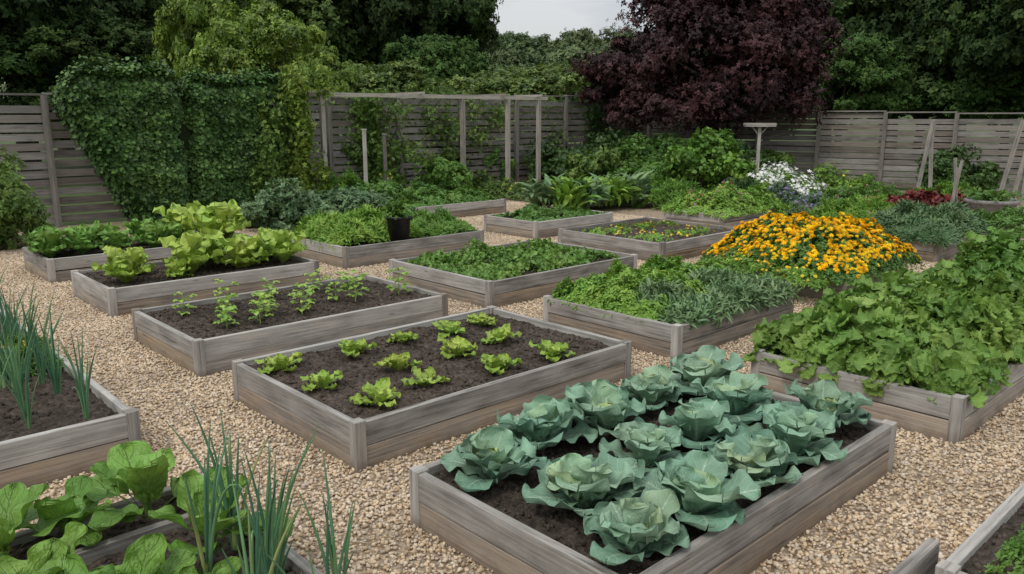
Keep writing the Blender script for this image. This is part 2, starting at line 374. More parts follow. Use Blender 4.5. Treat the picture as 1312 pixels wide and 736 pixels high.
# ------------------------------------------------------------------ raised beds
def soil(rect,z,parent,crumbs=700,seed=0,sink=.0):
    b0,b1,a0,a1=rect; hx,hy=(b1-b0)/2-.045,(a1-a0)/2-.045; mb=MB()
    nx,ny=int(hx*2/.022),int(hy*2/.022); gx,gy=np.meshgrid(np.linspace(-hx,hx,nx),np.linspace(-hy,hy,ny))
    gz=z+.022*vnoise(gx*3,gy*3,seed)+.014*vnoise(gx*11,gy*12,seed+2)+.008*vnoise(gx*31,gy*29,seed+4)+rng.normal(size=gx.shape)*.005
    V=np.stack([gx,gy,gz],-1).reshape(-1,3)
    I=np.arange(ny*nx).reshape(ny,nx); F=np.stack([I[:-1,:-1],I[:-1,1:],I[1:,1:],I[1:,:-1]],-1).reshape(-1,4)
    mb.add(V,F,V[:,:2])
    for t in ICO:
        n=crumbs//6; x=rng.uniform(-hx+.02,hx-.02,n);y=rng.uniform(-hy+.02,hy-.02,n)
        zz=z+.022*vnoise(x*3,y*3,seed)+.014*vnoise(x*11,y*12,seed+2)+.002
        mb.scatter(t,frames(rdir(n),rng.random(n)*6,.004+.017*rng.random(n)**2.5),np.stack([x,y,zz],-1),rng.random(n))
    return link('soil',mb.mesh('soil',[SOIL]),parent=parent)
def bed(key,h=.3,soilz=.25,crumbs=900,tone=(-.25,.5),name='raised_bed'):
    b0,b1,a0,a1=BEDS[key]; X,Y=GW((b0+b1)/2,(a0+a1)/2)
    e=empty(name,(X,Y,0),GA); hx,hy=(b1-b0)/2,(a1-a0)/2; T=.046; mb=MB(); p=.072
    for lay in (0,1):
        hz=h/2-.004; z=hz/2+lay*(h/2)+.001; tn=tone[1-lay]
        for s in (-1,1):
            j=lambda:rng.normal()*.0025
            box(mb,(j(),s*(hy-T/2-.006)+j(),z+j()),(2*hx-2*p+.01,T,hz),tn+rng.normal()*.2,rz=rng.normal()*.0018)
            box(mb,(s*(hx-T/2-.006)+j(),j(),z+j()),(T,2*hy-2*p+.01,hz),tn+rng.normal()*.2,rz=rng.normal()*.0018)
    for sx in (-1,1):
        for sy in (-1,1):
            box(mb,(sx*(hx-p/2),sy*(hy-p/2),h/2+.003),(p,p,h+.004+rng.random()*.008),.0+rng.normal()*.2)
    o=link('boards',mb.mesh('boards',[WOOD],False),parent=e)
    mod=o.modifiers.new('w','WELD'); mod.merge_threshold=.0005
    bv=o.modifiers.new('bev','BEVEL'); bv.width=.005; bv.segments=2; bv.limit_method='ANGLE'
    soil(BEDS[key],soilz,e,crumbs,seed=len(key)+b0)
    return e
for k in BEDS:
    far=BEDS[k][0]+BEDS[k][2]>13
    bed(k,crumbs=300 if far else 3600)
def plank(name,b,a,L,z,rot=0,hh=.14):
    mb=MB(); box(mb,(0,0,0),(L,.045,hh),.0); X,Y=GW(b,a); link(name,mb.mesh(name,[WOOD],False),(X,Y,z),GA+rot)
plank('bed_divider_board',.525,3.3,1.53,.2,0,.2)
plank('edging_board',2.88,1.0,.86,.15,0,.30)

# ------------------------------------------------------------------ near plants
CAB=leafmat('cabbage_leaf',[(.115,.215,.145),(.165,.29,.195),(.225,.365,.24),(.30,.43,.24),(.39,.50,.20)],rough=.6,trans=.1,vein=(.46,.58,.42),nv=7,bump=.55,bscale=10,spec=.3,vmix=.65)
LET=leafmat('lettuce_leaf',[(.20,.32,.04),(.30,.45,.06),(.42,.56,.10),(.50,.62,.16)],rough=.45,trans=.25,vein=(.48,.6,.2),nv=6,bump=.6,bscale=12)
CHD=leafmat('chard_leaf',[(.07,.155,.022),(.12,.245,.037),(.18,.33,.052),(.26,.42,.088)],rough=.42,trans=.2,vein=(.28,.42,.13),nv=6,bump=.9,bscale=11,vmix=.6)
ONI=leafmat('onion_leaf',[(.05,.13,.075),(.085,.20,.10),(.14,.27,.11),(.30,.34,.12)],rough=.4,trans=.05)
SEE=leafmat('seedling_leaf',[(.17,.30,.04),(.26,.42,.07),(.36,.52,.11)],rough=.5)
cabs=[]
for k in range(6):
    mb=rosette([
     dict(n=5,L=.275,W=.25,nu=14,nv=16,kind='spoon',e0=46,e1=-2,cup=.08,ruf=.10,rf=2.8,pet=.05,r=.2,rad=.02),
     dict(n=5,L=.27,W=.235,nu=14,nv=16,kind='spoon',e0=62,e1=26,cup=.14,ruf=.11,rf=3.0,pet=.04,r=.4,rad=.018,z0=.02),
     dict(n=4,L=.22,W=.18,nu=12,nv=14,kind='spoon',e0=74,e1=50,cup=.22,ruf=.12,rf=3.0,pet=.02,r=.62,rad=.014,z0=.03),
     dict(n=5,L=.14,W=.12,nu=10,nv=12,kind='spoon',e0=82,e1=76,cup=.32,ruf=.14,rf=3,pet=.0,r=.9,rad=.014,z0=.03)],100+k)
    cabs.append(mb.mesh('cabbage',[CAB]))
cp=[(2.38,2.70),(2.84,2.80),(3.28,2.76),(3.76,2.82),(4.24,2.8),(2.50,2.22),(3.05,2.30),(3.52,2.30),(3.97,2.36),(2.36,1.80),(2.79,1.84),(3.28,1.84),(3.76,1.86),(4.22,1.92)]
for i,(b,a) in enumerate(cp):
    X,Y=GW(b+rng.normal()*.02,a+rng.normal()*.02)
    o=link('cabbage_plant',cabs[i%6],(X,Y,.245),rng.random()*6.28,.84+.22*rng.random()); o.rotation_euler[0]=rng.normal()*.08;o.rotation_euler[1]=rng.normal()*.08
lets=[]
for k in range(5):
    mb=rosette([
     dict(n=7,L=.16,W=.10,nu=8,nv=10,kind='obov',e0=42,e1=-2,cup=.05,ruf=.2,rf=3.5,pet=.12,r=.3,serr=.12),
     dict(n=6,L=.14,W=.09,nu=8,nv=10,kind='obov',e0=62,e1=30,cup=.15,ruf=.22,rf=3.5,pet=.08,r=.55,serr=.12),
     dict(n=4,L=.09,W=.06,nu=6,nv=7,kind='obov',e0=80,e1=60,cup=.3,ruf=.2,rf=3,pet=.0,r=.85)],200+k)
    lets.append(mb.mesh('lettuce',[LET]))
lp=[(2.45,5.02),(3.0,5.0),(3.5,5.02),(3.9,4.98),(4.27,5.03),(2.5,4.5),(3.05,4.52),(3.6,4.5),(4.08,4.52),(2.5,3.98),(3.05,4.02),(3.6,4.0),(4.12,4.02)]
for i,(b,a) in enumerate(lp):
    X,Y=GW(b+rng.normal()*.03,a+rng.normal()*.03); o=link('lettuce_plant',lets[i%5],(X,Y,.245),rng.random()*6.28,.85+.35*rng.random()); o.rotation_euler[0]=rng.normal()*.1
bigs=[]
for k in range(4):
    mb=rosette([
     dict(n=8,L=.30,W=.21,nu=10,nv=12,kind='obov',e0=54,e1=0,cup=.1,ruf=.2,rf=3.6,pet=.1,r=.3,serr=.08),
     dict(n=9,L=.34,W=.21,nu=10,nv=12,kind='obov',e0=70,e1=38,cup=.2,ruf=.22,rf=3.6,pet=.08,r=.5,serr=.08),
     dict(n=7,L=.30,W=.17,nu=8,nv=10,kind='obov',e0=84,e1=65,cup=.3,ruf=.22,rf=3.3,pet=.0,r=.8)],300+k)
    bigs.append(mb.mesh('loose_lettuce',[LET]))
DKL=leafmat('dark_lettuce_leaf',[(.07,.15,.025),(.12,.25,.04),(.18,.34,.06),(.26,.42,.08)],rough=.45,trans=.2,vein=(.25,.4,.12),nv=6,bump=.5)
bigd=[]
for k in range(2):
    m2=bigs[k].copy(); m2.materials[0]=DKL; bigd.append(m2)
for i,(b,a,s) in enumerate([(2.68,8.95,1.1),(2.9,9.42,.8),(3.2,8.85,.6),(3.42,9.05,1.35),(3.74,9.4,1.15),(3.95,8.95,1.2),(4.22,9.3,1.05),(4.5,8.95,1.2),(4.58,9.45,1.0)]):
    X,Y=GW(b,a); link('lettuce_plant',bigs[i%4],(X,Y,.24),rng.random()*6.28,s)
for i in range(13):
    b=2.6+(i//2)*.36; a=11.15+.55*(i%2); big=i>=10
    X,Y=GW(b+rng.normal()*.06,a+rng.normal()*.06); link('lettuce_plant',bigs[i%4] if big else bigd[i%2],(X,Y,.24),rng.random()*6.28,1.55 if big else .85+.3*rng.random())
chs=[]
for k in range(4):
    mb=rosette([
     dict(n=4,L=.33,W=.18,nu=12,nv=18,kind='heart',e0=62,e1=-10,cup=.08,ruf=.10,rf=3.2,pet=.45,r=.3),
     dict(n=5,L=.35,W=.17,nu=12,nv=18,kind='heart',e0=80,e1=30,cup=.14,ruf=.11,rf=3.2,pet=.44,r=.55),
     dict(n=3,L=.24,W=.11,nu=10,nv=14,kind='heart',e0=88,e1=60,cup=.25,ruf=.15,rf=2.6,pet=.38,r=.85)],400+k)
    chs.append(mb.mesh('spinach',[CHD]))
for i,(b,a,s) in enumerate([(1.03,3.47,1.15),(.72,3.49,.8),(.48,3.47,1.0),(1.12,3.0,1.0),(.52,3.02,.95),(.76,2.78,.8),(.42,2.68,1.),(.98,2.62,.6),(.2,3.3,.9)]):
    X,Y=GW(b,a); link('spinach_plant',chs[i%4],(X,Y,.24),rng.random()*6.28,s)
def onion(seed,h=.6,n=8,rad=.0062):
    g=np.random.default_rng(seed); mb=MB()
    for i in range(n):
        az=g.random()*6.28; lean=.05+.3*g.random(); H=h*(.55+.55*g.random()); q=np.linspace(0,1,10)
        rr=H*lean*q**1.8; p=np.stack([.012*math.cos(az)+rr*math.cos(az),.012*math.sin(az)+rr*math.sin(az),H*q-(.4 if g.random()<.22 else .03)*H*q**4],-1)
        tube(mb,p,rad*(np.sin(np.pi*(.25+.72*q))**.8+.04),6,r=np.clip(.4+g.normal()*.3,0,1))
    tube(mb,[(0,0,-.01),(0,0,.05),(0,0,.11)],[.012,.013,.010],7,r=.9)
    return mb.mesh('onion',[ONI])
ons=[onion(500+i) for i in range(6)]
k=0
for a in np.arange(5.0,8.2,.25):
    for b in (.70,.95,1.18):
        X,Y=GW(b+rng.normal()*.035,a+rng.normal()*.04); link('onion_plant',ons[k%6],(X,Y,.25),rng.random()*6.28,.7+.4*rng.random()); k+=1
for b,a in [(1.0,2.75),(1.22,2.66),(1.12,2.45),(.98,2.3),(1.24,2.2),(1.1,2.05),(1.2,2.95),(1.15,2.58)]:
    X,Y=GW(b,a); link('onion_plant',ons[k%6],(X,Y,.25),rng.random()*6.28,.9+.2*rng.random()); k+=1
def seedling(seed):
    g=np.random.default_rng(seed); mb=MB(); H=.2+.08*g.random()
    tube(mb,[(0,0,-.01),(.006,0,H*.5),(0,.008,H)],[.006,.005,.003],5,r=.6)
    for i in range(8):
        z=H*(.12+.88*i/7); az=i*2.4+g.random(); L=.065+.03*g.random()
        st=np.array([0,0,z]); tip=st+np.array([math.cos(az)*L*.8,math.sin(az)*L*.8,L*.3])
        tube(mb,[st,(st+tip)/2+[0,0,.01],tip],.0022,4,r=.6)
        for da in (-1.15,0,1.15):
            V,F,u=leaf(L=.08,W=.058,nu=4,nv=6,kind='ovate',e0=15+g.normal()*15,e1=-30,cup=.12,ruf=.16,pet=.03)
            V=rotz(V,az-math.pi/2+da)+tip*(1 if da==0 else .95); mb.add(V,F,u,np.clip(.5+g.normal()*.25,0,1))
    return mb.mesh('seedling',[SEE])
sds=[seedling(600+i) for i in range(5)]
for b,a in [(2.55,7.05),(3.0,7.1),(2.66,6.38),(2.8,6.62),(3.48,7.15),(3.2,6.75),(2.96,6.35),(3.9,7.15),(3.6,6.75),(3.35,6.4),(4.28,7.1),(4.0,6.5),(3.9,6.75),(4.45,6.45),(3.08,6.55)]:
    X,Y=GW(b+rng.normal()*.02,a+rng.normal()*.02); o=link('bean_seedling',sds[rng.integers(5)],(X,Y,.25),rng.random()*6.28,.75+.35*rng.random())

# ------------------------------------------------------------------ filled beds
SM=[sprig(5,'ovate',.6,2,2,seed=i) for i in range(3)]
QS=[qsprig(6,.55,seed=i) for i in range(3)]
MDL=[leaf(L=1,W=.75,nu=4,nv=5,kind='ovate',e0=25,e1=-25,cup=.15,ruf=.1,pet=.02),leaf(L=1,W=.7,nu=4,nv=5,kind='ovate',e0=40,e1=-10,cup=.2,ruf=.14,pet=.02,ph=2.)]
LOB=[leaf(L=1,W=1.0,nu=8,nv=14,kind='lobed',e0=15+10*i,e1=-20,cup=-.1+.12*i,ruf=.12,rf=3.5,pet=.02,ph=i*1.7,serr=.12) for i in range(4)]
LAN=[leaf(L=1,W=.22,nu=2,nv=5,kind='lance',e0=70-15*i,e1=10-20*i,cup=.3,ruf=.0,pet=.02) for i in range(3)]
FEA=[sprig(7,'lance',.18,2,3,seed=i+9,up=60,stem=.3) for i in range(3)]
def flower(npet=8,rings=2):
    T=[]
    for k in range(rings):
        for i in range(npet):
            V,F,u=leaf(L=.5*(1-.3*k),W=.38,nu=2,nv=2,kind='obov',e0=12+28*k,e1=-5+25*k,cup=.1,ruf=.0,pet=.0)
            T.append((rotz(V,6.283*i/npet+k*.35)+np.array([0,0,.05*k]),F,u))
    return merge(T)
FLW=flower(7); FL5=flower(5,1)
GRN=leafmat('herb_leaf',[(.07,.155,.02),(.13,.265,.034),(.21,.37,.05),(.30,.47,.09)],trans=.2)
SAG=leafmat('sage_leaf',[(.085,.155,.065),(.135,.23,.095),(.205,.31,.14)],trans=.12)
MID=leafmat('mid_leaf',[(.045,.11,.018),(.085,.19,.03),(.15,.29,.05)],trans=.18)
EGR=leafmat('radish_leaf',[(.075,.16,.03),(.125,.245,.045),(.20,.335,.07)],trans=.18)
SQU=leafmat('squash_leaf',[(.075,.155,.025),(.13,.245,.04),(.20,.335,.06),(.29,.43,.10)],trans=.2,vein=(.28,.42,.13),nv=5,bump=.6)
DRK=leafmat('dark_leaf',[(.018,.045,.011),(.036,.08,.018),(.07,.135,.028)],trans=.1)
ORA=leafmat('marigold_petal',[(.85,.40,.008),(.91,.54,.010),(.94,.66,.02)],trans=.08,spec=.1,hue=False,nsc=2.)
YEL=leafmat('yellow_petal',[(.75,.5,.02),(.85,.65,.04)],trans=.08)
WHT=leafmat('white_petal',[(.65,.65,.6),(.8,.8,.76)],trans=.08,hue=False)
PNK=leafmat('pink_petal',[(.35,.06,.12),(.55,.15,.25),(.3,.08,.3)],trans=.08)
LAVP=leafmat('lavender_petal',[(.18,.14,.28),(.27,.21,.40)],trans=.08)
RED=leafmat('red_leaf',[(.06,.01,.012),(.13,.018,.018),(.2,.03,.02)],trans=.08)
mound('radish_foliage',(5.55,7.7,6.3,7.85),.25,.20,MDL,6500,.035,.08,EGR,tilt=40,over=0,edge=6,seed=3,nz=.6,fill=.9,r0=.55,patch=.28,freq=2.6)
mound('parsley_foliage',(5.42,6.55,4.1,5.22),.25,.35,SM,5600,.035,.065,GRN,over=.04,seed=5,r0=.6,nz=.5,freq=5)
mound('parsley_foliage',(6.3,7.25,4.3,5.25),.25,.32,SM,4000,.035,.065,GRN,over=.04,seed=6,r0=.45,nz=.5,freq=5)
mound('tarragon_foliage',(5.6,7.25,3.78,4.5),.25,.26,LAN,6500,.08,.14,SAG,over=.06,seed=7,r0=.6,nz=.5,tilt=42,freq=5)
mound('strawberry_foliage',(5.3,7.5,1.62,2.9),.25,.50,LOB,3300,.075,.165,SQU,over=.07,seed=8,nz=.45,fill=.7,tilt=34,freq=4)
mound('bean_foliage',(8.1,10.4,1.3,2.7),.25,.70,LOB,4200,.06,.13,MID,over=.12,seed=9,nz=.45,r0=.7,freq=3.5,tilt=36)
mound('bean_foliage',(7.1,8.4,1.6,2.9),.2,.52,LOB,2500,.06,.12,SQU,over=.1,seed=29,nz=.45,r0=.25,freq=3.5,tilt=36)
mound('marigold_plants',(8.38,9.8,3.65,5.3),.25,.60,SM,9000,.03,.06,MID,over=.17,seed=10,nz=.22,r0=.5,flow=(FLW,3200,.060,ORA,.035),edge=3.4,freq=4,fpatch=True)
mound('marigold_plants',(8.0,8.6,3.9,5.3),.2,.26,SM,2200,.03,.05,GRN,over=.1,seed=41,nz=.3,r0=.5,flow=(FLW,110,.045,YEL,.02),edge=3)
mound('sedum_plants',(9.05,10.95,6.65,8.35),.25,.10,SM,1500,.03,.055,GRN,over=-.05,seed=11,nz=.7,flow=(FL5,130,.05,YEL,.02),edge=8,patch=.6)
mound('carrot_foliage',(5.6,6.95,9.5,10.7),.25,.40,FEA,3000,.10,.18,GRN,over=.02,seed=12,nz=.45,r0=.7,tilt=18,freq=5)
mound('carrot_foliage',(7.15,7.85,9.3,10.7),.25,.28,FEA,1500,.08,.15,MID,over=.02,seed=13,nz=.4,r0=.9,tilt=18,freq=5)
mound('lavender_plants',(11.8,13.4,3.95,4.95),.25,.48,FEA,4200,.10,.17,SAG,over=.08,seed=14,nz=.35,r0=.35,tilt=22)
mound('herb_foliage',(9.25,11.15,9.35,10.5),.25,.18,SM,2600,.04,.08,MID,over=-.02,seed=15,nz=.6,r0=.5,patch=.2)
mound('herb_foliage',(9.0,11.3,12.5,13.7),.25,.35,SM,3500,.05,.1,MID,over=0,seed=16,nz=.5,r0=.6)
mound('flower_bed_plants',(12.4,14.6,7.75,9.05),.25,.5,SM,4500,.05,.09,GRN,over=.05,seed=17,nz=.6,r0=.6,flow=(FL5,140,.06,PNK,.04))
mound('yellow_flowers',(.85,1.3,6.1,6.6),.25,.28,FEA,250,.08,.14,MID,over=0,seed=18,flow=(FLW,40,.045,YEL,.03))
mound('low_herb_foliage',(3.2,5.5,-.8,.83),.25,.09,SM,9000,.022,.045,MID,over=-.04,seed=19,nz=.5,edge=10,r0=.7)

def bush(name,c,rad,tpls,n,size,mat,nsub=26,r0=.5,flow=None,seed=None,upb=.35,subr=.34):
    g=np.random.default_rng(seed or int(abs(c[0]*91+c[1]*37)*10)+3); mb=MB()
    C=crown(mb,(0,0,rad[2]*.9),rad,nsub,max(1,n//nsub),tpls,size,g=g,r0=r0,subr=subr,upb=upb,rlo=.3,bottom=-.9)
    for t in C[:8]: tube(mb,[(0,0,0),(t[0]*.4,t[1]*.4,t[2]*.5),t*.95],[.03*rad[2]+.008,.015*rad[2]+.004,.004],5,m=1)
    return link(name,mb.mesh(name,[mat,BARK]),(c[0],c[1],0))
BG=leafmat('shrub_leaf',[(.035,.07,.014),(.068,.13,.023),(.12,.205,.037),(.18,.28,.055)],trans=.15)
YG=leafmat('golden_leaf',[(.06,.105,.016),(.12,.195,.026),(.205,.305,.042),(.32,.41,.068)],trans=.2)
HZ=leafmat('hazel_leaf',[(.04,.075,.015),(.076,.13,.025),(.14,.205,.04),(.23,.30,.06)],trans=.18)
bush('shrub',(-8.0,12.2),(.75,.75,.74),QS,5200,.075,BG,40,r0=.6)
for x,y,rx,rz,mt,r0 in [(-4.3,14.6,.8,.38,SAG,.35),(-3.2,15.2,.8,.36,SAG,.3),(-2.5,15.6,.6,.4,MID,.6),
   (1.3,22.3,1.0,.72,DRK,.7),(2.6,22.6,1.1,.85,DRK,.8),(3.9,22.2,1.0,.8,MID,.4),(2.2,21.0,.9,.6,BG,.5),
   (-1.8,21.5,.9,.75,BG,.5),(-.6,22.4,.9,.75,MID,.5),(-2.8,20.5,.8,.85,BG,.7),(.3,23.2,.8,.8,BG,.4),(-3.9,19.2,.7,.9,BG,.5),(-1.6,19.6,.6,.5,MID,.8),
   (11.0,19.9,.9,.6,DRK,.9),(3.3,20.6,.8,.55,MID,.6),(5.9,22.0,1.0,.8,DRK,.6),(7.2,22.2,.8,.6,BG,.4)]:
    bush('shrub',(x,y),(rx,rx,rz),QS,4200,.085,mt,36,r0=r0,subr=.3)
bush('shrub',(4.8,20.2),(.75,.75,.98),MDL,2200,.15,GRN,26,r0=.25)
bush('shrub',(5.3,19.6),(.5,.5,.6),MDL,1200,.14,GRN,20,r0=.35)
COM=[leaf(L=1,W=.26,nu=4,nv=8,kind='lance',e0=78-8*i,e1=15-16*i,cup=.25,ruf=.06,pet=.02,ph=i) for i in range(3)]
for x,y in [(.7,17.2),(1.2,16.9),(1.7,17.2),(2.2,17.5),(2.7,17.9),(1.4,17.8),(2.0,18.2)]:
    mb=MB(); g=np.random.default_rng(int(x*77)); n=90
    M=frames(g.normal(size=(n,3))*.25+np.array([0,0,1]),g.random(n)*6.28,.38+.3*g.random(n))
    P=np.stack([g.normal(size=n)*.14,g.normal(size=n)*.14,.05+.28*g.random(n)],-1)
    for i in range(3): mb.scatter(COM[i],M[i::3],P[i::3],np.clip(.5+g.normal(size=len(P[i::3]))*.25,0,1))
    link('comfrey_plant',mb.mesh('comfrey_plant',[GRN if x in (1.2,2.2,1.4) else SAG]),(x,y,0))
def wmound(name,x,y,rx,ry,h,tpls,n,s0,s1,mat,**k):
    b=x*CB+y*SB; a=-x*SB+y*CB
    return mound(name,(b-rx,b+rx,a-ry,a+ry),.0,h,tpls,n,s0,s1,mat,**k)
wmound('white_flowers',6.3,19.6,.9,1.2,1.0,SM,4500,.05,.10,GRN,seed=50,nz=.4,flow=(FL5,1300,.11,WHT,.14),edge=2,fpatch=True)
wmound('perennial_plants',8.2,20.0,.9,1.1,.95,SM,4000,.05,.10,GRN,seed=51,nz=.6,flow=(FL5,60,.08,YEL,.05),edge=2)
wmound('lavender_plants',5.8,16.8,.5,1.0,.62,FEA,2400,.10,.18,SAG,seed=52,nz=.4,flow=(FL5,700,.07,LAVP,.08),edge=2,r0=.3)
wmound('perennial_plants',7.0,15.6,.6,1.0,.55,FEA,2400,.10,.18,GRN,seed=53,nz=.5,edge=2,flow=(FL5,60,.07,PNK,.04))
wmound('red_chard_plants',7.7,16.2,.5,.7,.55,MDL,700,.10,.18,RED,seed=54,nz=.4,edge=2)
wmound('red_lettuce_plants',9.3,17.4,.5,.9,.6,MDL,900,.10,.18,RED,seed=55,nz=.5,edge=2)
wmound('salvia_plants',5.0,17.6,.6,.9,.75,FEA,2500,.10,.18,DRK,seed=56,nz=.4,edge=2,r0=.9)
wmound('perennial_plants',4.6,15.7,.5,.7,.7,SM,2000,.05,.10,GRN,seed=57,nz=.5,edge=2,r0=.5)
wmound('perennial_plants',8.0,18.0,.8,1.1,.6,SM,2500,.05,.10,MID,seed=58,nz=.5,edge=2,flow=(FL5,90,.07,PNK,.04))
wmound('low_shrub_plants',9.2,13.8,.8,1.3,.55,SM,3000,.05,.10,MID,seed=59,nz=.4,edge=2)
wmound('perennial_plants',-.2,20.5,.5,2.0,.6,SM,3000,.05,.10,BG,seed=60,nz=.5,edge=2,flow=(FL5,40,.07,YEL,.04))
wmound('perennial_plants',-2.6,17.8,.8,1.3,.9,SM,4200,.05,.10,MID,seed=61,nz=.6,edge=2,r0=.6,flow=(FL5,60,.06,YEL,.06))
wmound('perennial_plants',-3.6,17.0,.6,1.0,.9,FEA,2200,.12,.22,GRN,seed=63,nz=.6,edge=2,r0=.3)
wmound('perennial_plants',3.4,18.4,.8,1.2,.75,FEA,2600,.10,.2,GRN,seed=62,nz=.4,edge=2,r0=.3)
wmound('perennial_plants',10.2,18.6,.7,.9,.5,FEA,1800,.10,.2,GRN,seed=64,nz=.5,edge=2,r0=.3)

# ------------------------------------------------------------------ fences
def fence(name,p,q,h0,h1,gap=.02,bh=.135,seed=0,step=1.85):
    p=np.array(p,float);q=np.array(q,float); L=np.linalg.norm(q-p); ang=math.atan2(q[1]-p[1],q[0]-p[0])
    e=empty(name,(p[0],p[1],0),ang); mb=MB(); n=max(1,round(L/step)); w=L/n
    for i in range(n+1):
        h=h0+(h1-h0)*i/n; box(mb,(i*w,-.05,h/2),(.1,.09,h),.3)
    for i in range(n):
        h=h0+(h1-h0)*(i+.5)/n; z=.08
        while z+bh<h-.02:
            box(mb,(i*w+w/2,.016+rng.normal()*.004,z+bh/2+rng.normal()*.003),(w-.012,.022,bh-rng.random()*.008),.2+.35*rng.normal()); z+=bh+gap
        box(mb,(i*w+w/2,0,h+.012),(w-.004,.13,.035),.2)
    link('boards',mb.mesh('fence_boards',[FWOOD],False),parent=e)
fence('slatted_fence',(-14.0,9.4),(-8.4,14.65),2.35,2.38,gap=.03)
fence('slatted_fence',(-8.4,14.65),(4.34,25.75),2.38,2.62,gap=.035)
fence('slatted_fence',(4.34,25.75),(13.15,20.5),2.25,2.06,gap=.022)
fence('slatted_fence',(13.15,20.5),(22,14.5),2.06,2.05,gap=.022)

# ------------------------------------------------------------------ ivy hedge
IVY=leafmat('ivy_leaf',[(.02,.05,.013),(.04,.09,.019),(.072,.145,.030),(.115,.21,.048)],trans=0,rough=.5,spec=.25,nsc=2.5)
p=np.array([-8.02,14.62]);q=np.array([-4.75,17.45]); L=np.linalg.norm(q-p); ang=math.atan2(*(q-p)[::-1])
def hh(s): return 2.74+.06*np.sin(s*6.28*1.0+.4)-.22*np.exp(-((s-.47)/.035)**2)-.3*np.clip((np.abs(s-.5)-.40)/.10,0,1)**2
def bulge(x,z): return .14*vnoise(x*2.0,z*2.2,2.)+.08*vnoise(x*5.5,z*6,5.)+.05*vnoise(x*13,z*14,1.)-.25*np.exp(-((x/L-.47)/.03)**2)
mb=MB(); n=34000
s=rng.random(n); z=rng.random(n)
face=rng.random(n)<.8
H=hh(s); zz=np.where(face,z*H,H); 
smin=.0+.26*np.clip(1-zz/2.2,0,1); s=smin+(1-smin)*s
th_=.32
bul=bulge(s*L,zz)
y=np.where(face,-th_-bul+rng.exponential(.05,n),rng.uniform(-th_,th_,n))
rnd_=np.clip((zz-(H-.3))/.3,0,1); y=np.where(face,y+rnd_**2*.2,y); zz=np.where(face,zz,zz+bul*.6+rng.exponential(.05,n))
P=np.stack([s*L,y,zz+rng.normal(size=n)*.02],-1)
nn=np.where(face[:,None],np.array([0,-1,.5]),np.array([0,-.1,1.]))+rng.normal(size=(n,3))*.5
nn[:,0]+=np.where(s<smin+.04,-.8,0)+np.where(s>.97,.8,0)
IV=leaf(L=1,W=.95,nu=2,nv=3,kind='ovate',e0=10,e1=-15,cup=.15,ruf=.0,pet=.0)
r=np.clip(.5+.3*vnoise(s*L*3,zz*3,9.)+rng.normal(size=n)*.24,0,1)
mb.scatter(IV,frames(nn,rng.random(n)*6.28,.045+.05*rng.random(n)),P,r)
n=4500; zz=rng.random(n)*2.5; e_=rng.random(n)<.5; sm=.26*np.clip(1-zz/2.2,0,1)
P=np.stack([np.where(e_,sm*L,L)+rng.normal(size=n)*.07,rng.uniform(-.4,.4,n),zz],-1)
nn=np.stack([np.where(e_,-1,1),np.zeros(n)-.3,np.zeros(n)+.3],-1)+rng.normal(size=(n,3))*.4
mb.scatter(IV,frames(nn,rng.random(n)*6.28,.06+.05*rng.random(n)),P,np.clip(.4+rng.normal(size=n)*.2,0,1))
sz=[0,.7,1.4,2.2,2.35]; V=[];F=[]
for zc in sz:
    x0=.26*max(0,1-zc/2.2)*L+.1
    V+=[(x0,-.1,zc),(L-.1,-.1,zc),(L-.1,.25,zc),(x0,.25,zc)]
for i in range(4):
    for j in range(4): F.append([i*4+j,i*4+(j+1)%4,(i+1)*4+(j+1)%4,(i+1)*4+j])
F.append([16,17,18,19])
INN=simplemat('ivy_shade_core',[(.010,.018,.006),(.02,.032,.010),(.035,.04,.018)],scale=20)  # near-black core box added behind the leaves, shaded depth put into its colour
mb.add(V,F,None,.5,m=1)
link('ivy_hedge',mb.mesh('ivy_hedge',[IVY,INN]),(p[0],p[1],0),ang)

# ------------------------------------------------------------------ pergola
pg=empty('pergola',(0,0,0)); mb=MB()
def post(x,y,h,w=.1): box(mb,(x,y,h/2),(w,w,h),.1,rz=GA)
F0=np.array([-4.05,17.4]);F1=np.array([.70,21.4]); dd=(F1-F0)/np.linalg.norm(F1-F0); nn=np.array([-dd[1],dd[0]]); an=math.atan2(dd[1],dd[0]); LL=np.linalg.norm(F1-F0)
for t in (0,.60,.83,1.0):
    c=F0+dd*LL*t; post(c[0],c[1],2.42,.095)
for t in (0.05,.40,.72,1.0):
    c=F0+dd*LL*t+nn*1.9; post(c[0],c[1],2.42,.085)
for o in (0,1.9):
    c=(F0+F1)/2+nn*o; box(mb,(c[0],c[1],2.47),(LL+.6,.05,.085),.1,rz=an)
for t in (.01,.4,.8,.99):
    c=F0+dd*LL*t+nn*.95; box(mb,(c[0],c[1],2.54),(.045,2.3,.05),.1,rz=an)
link('frame',mb.mesh('pergola_frame',[PWOOD],False),parent=pg)
CLB=leafmat('climber_leaf',[(.05,.10,.018),(.10,.18,.03),(.17,.28,.05)],trans=.2)
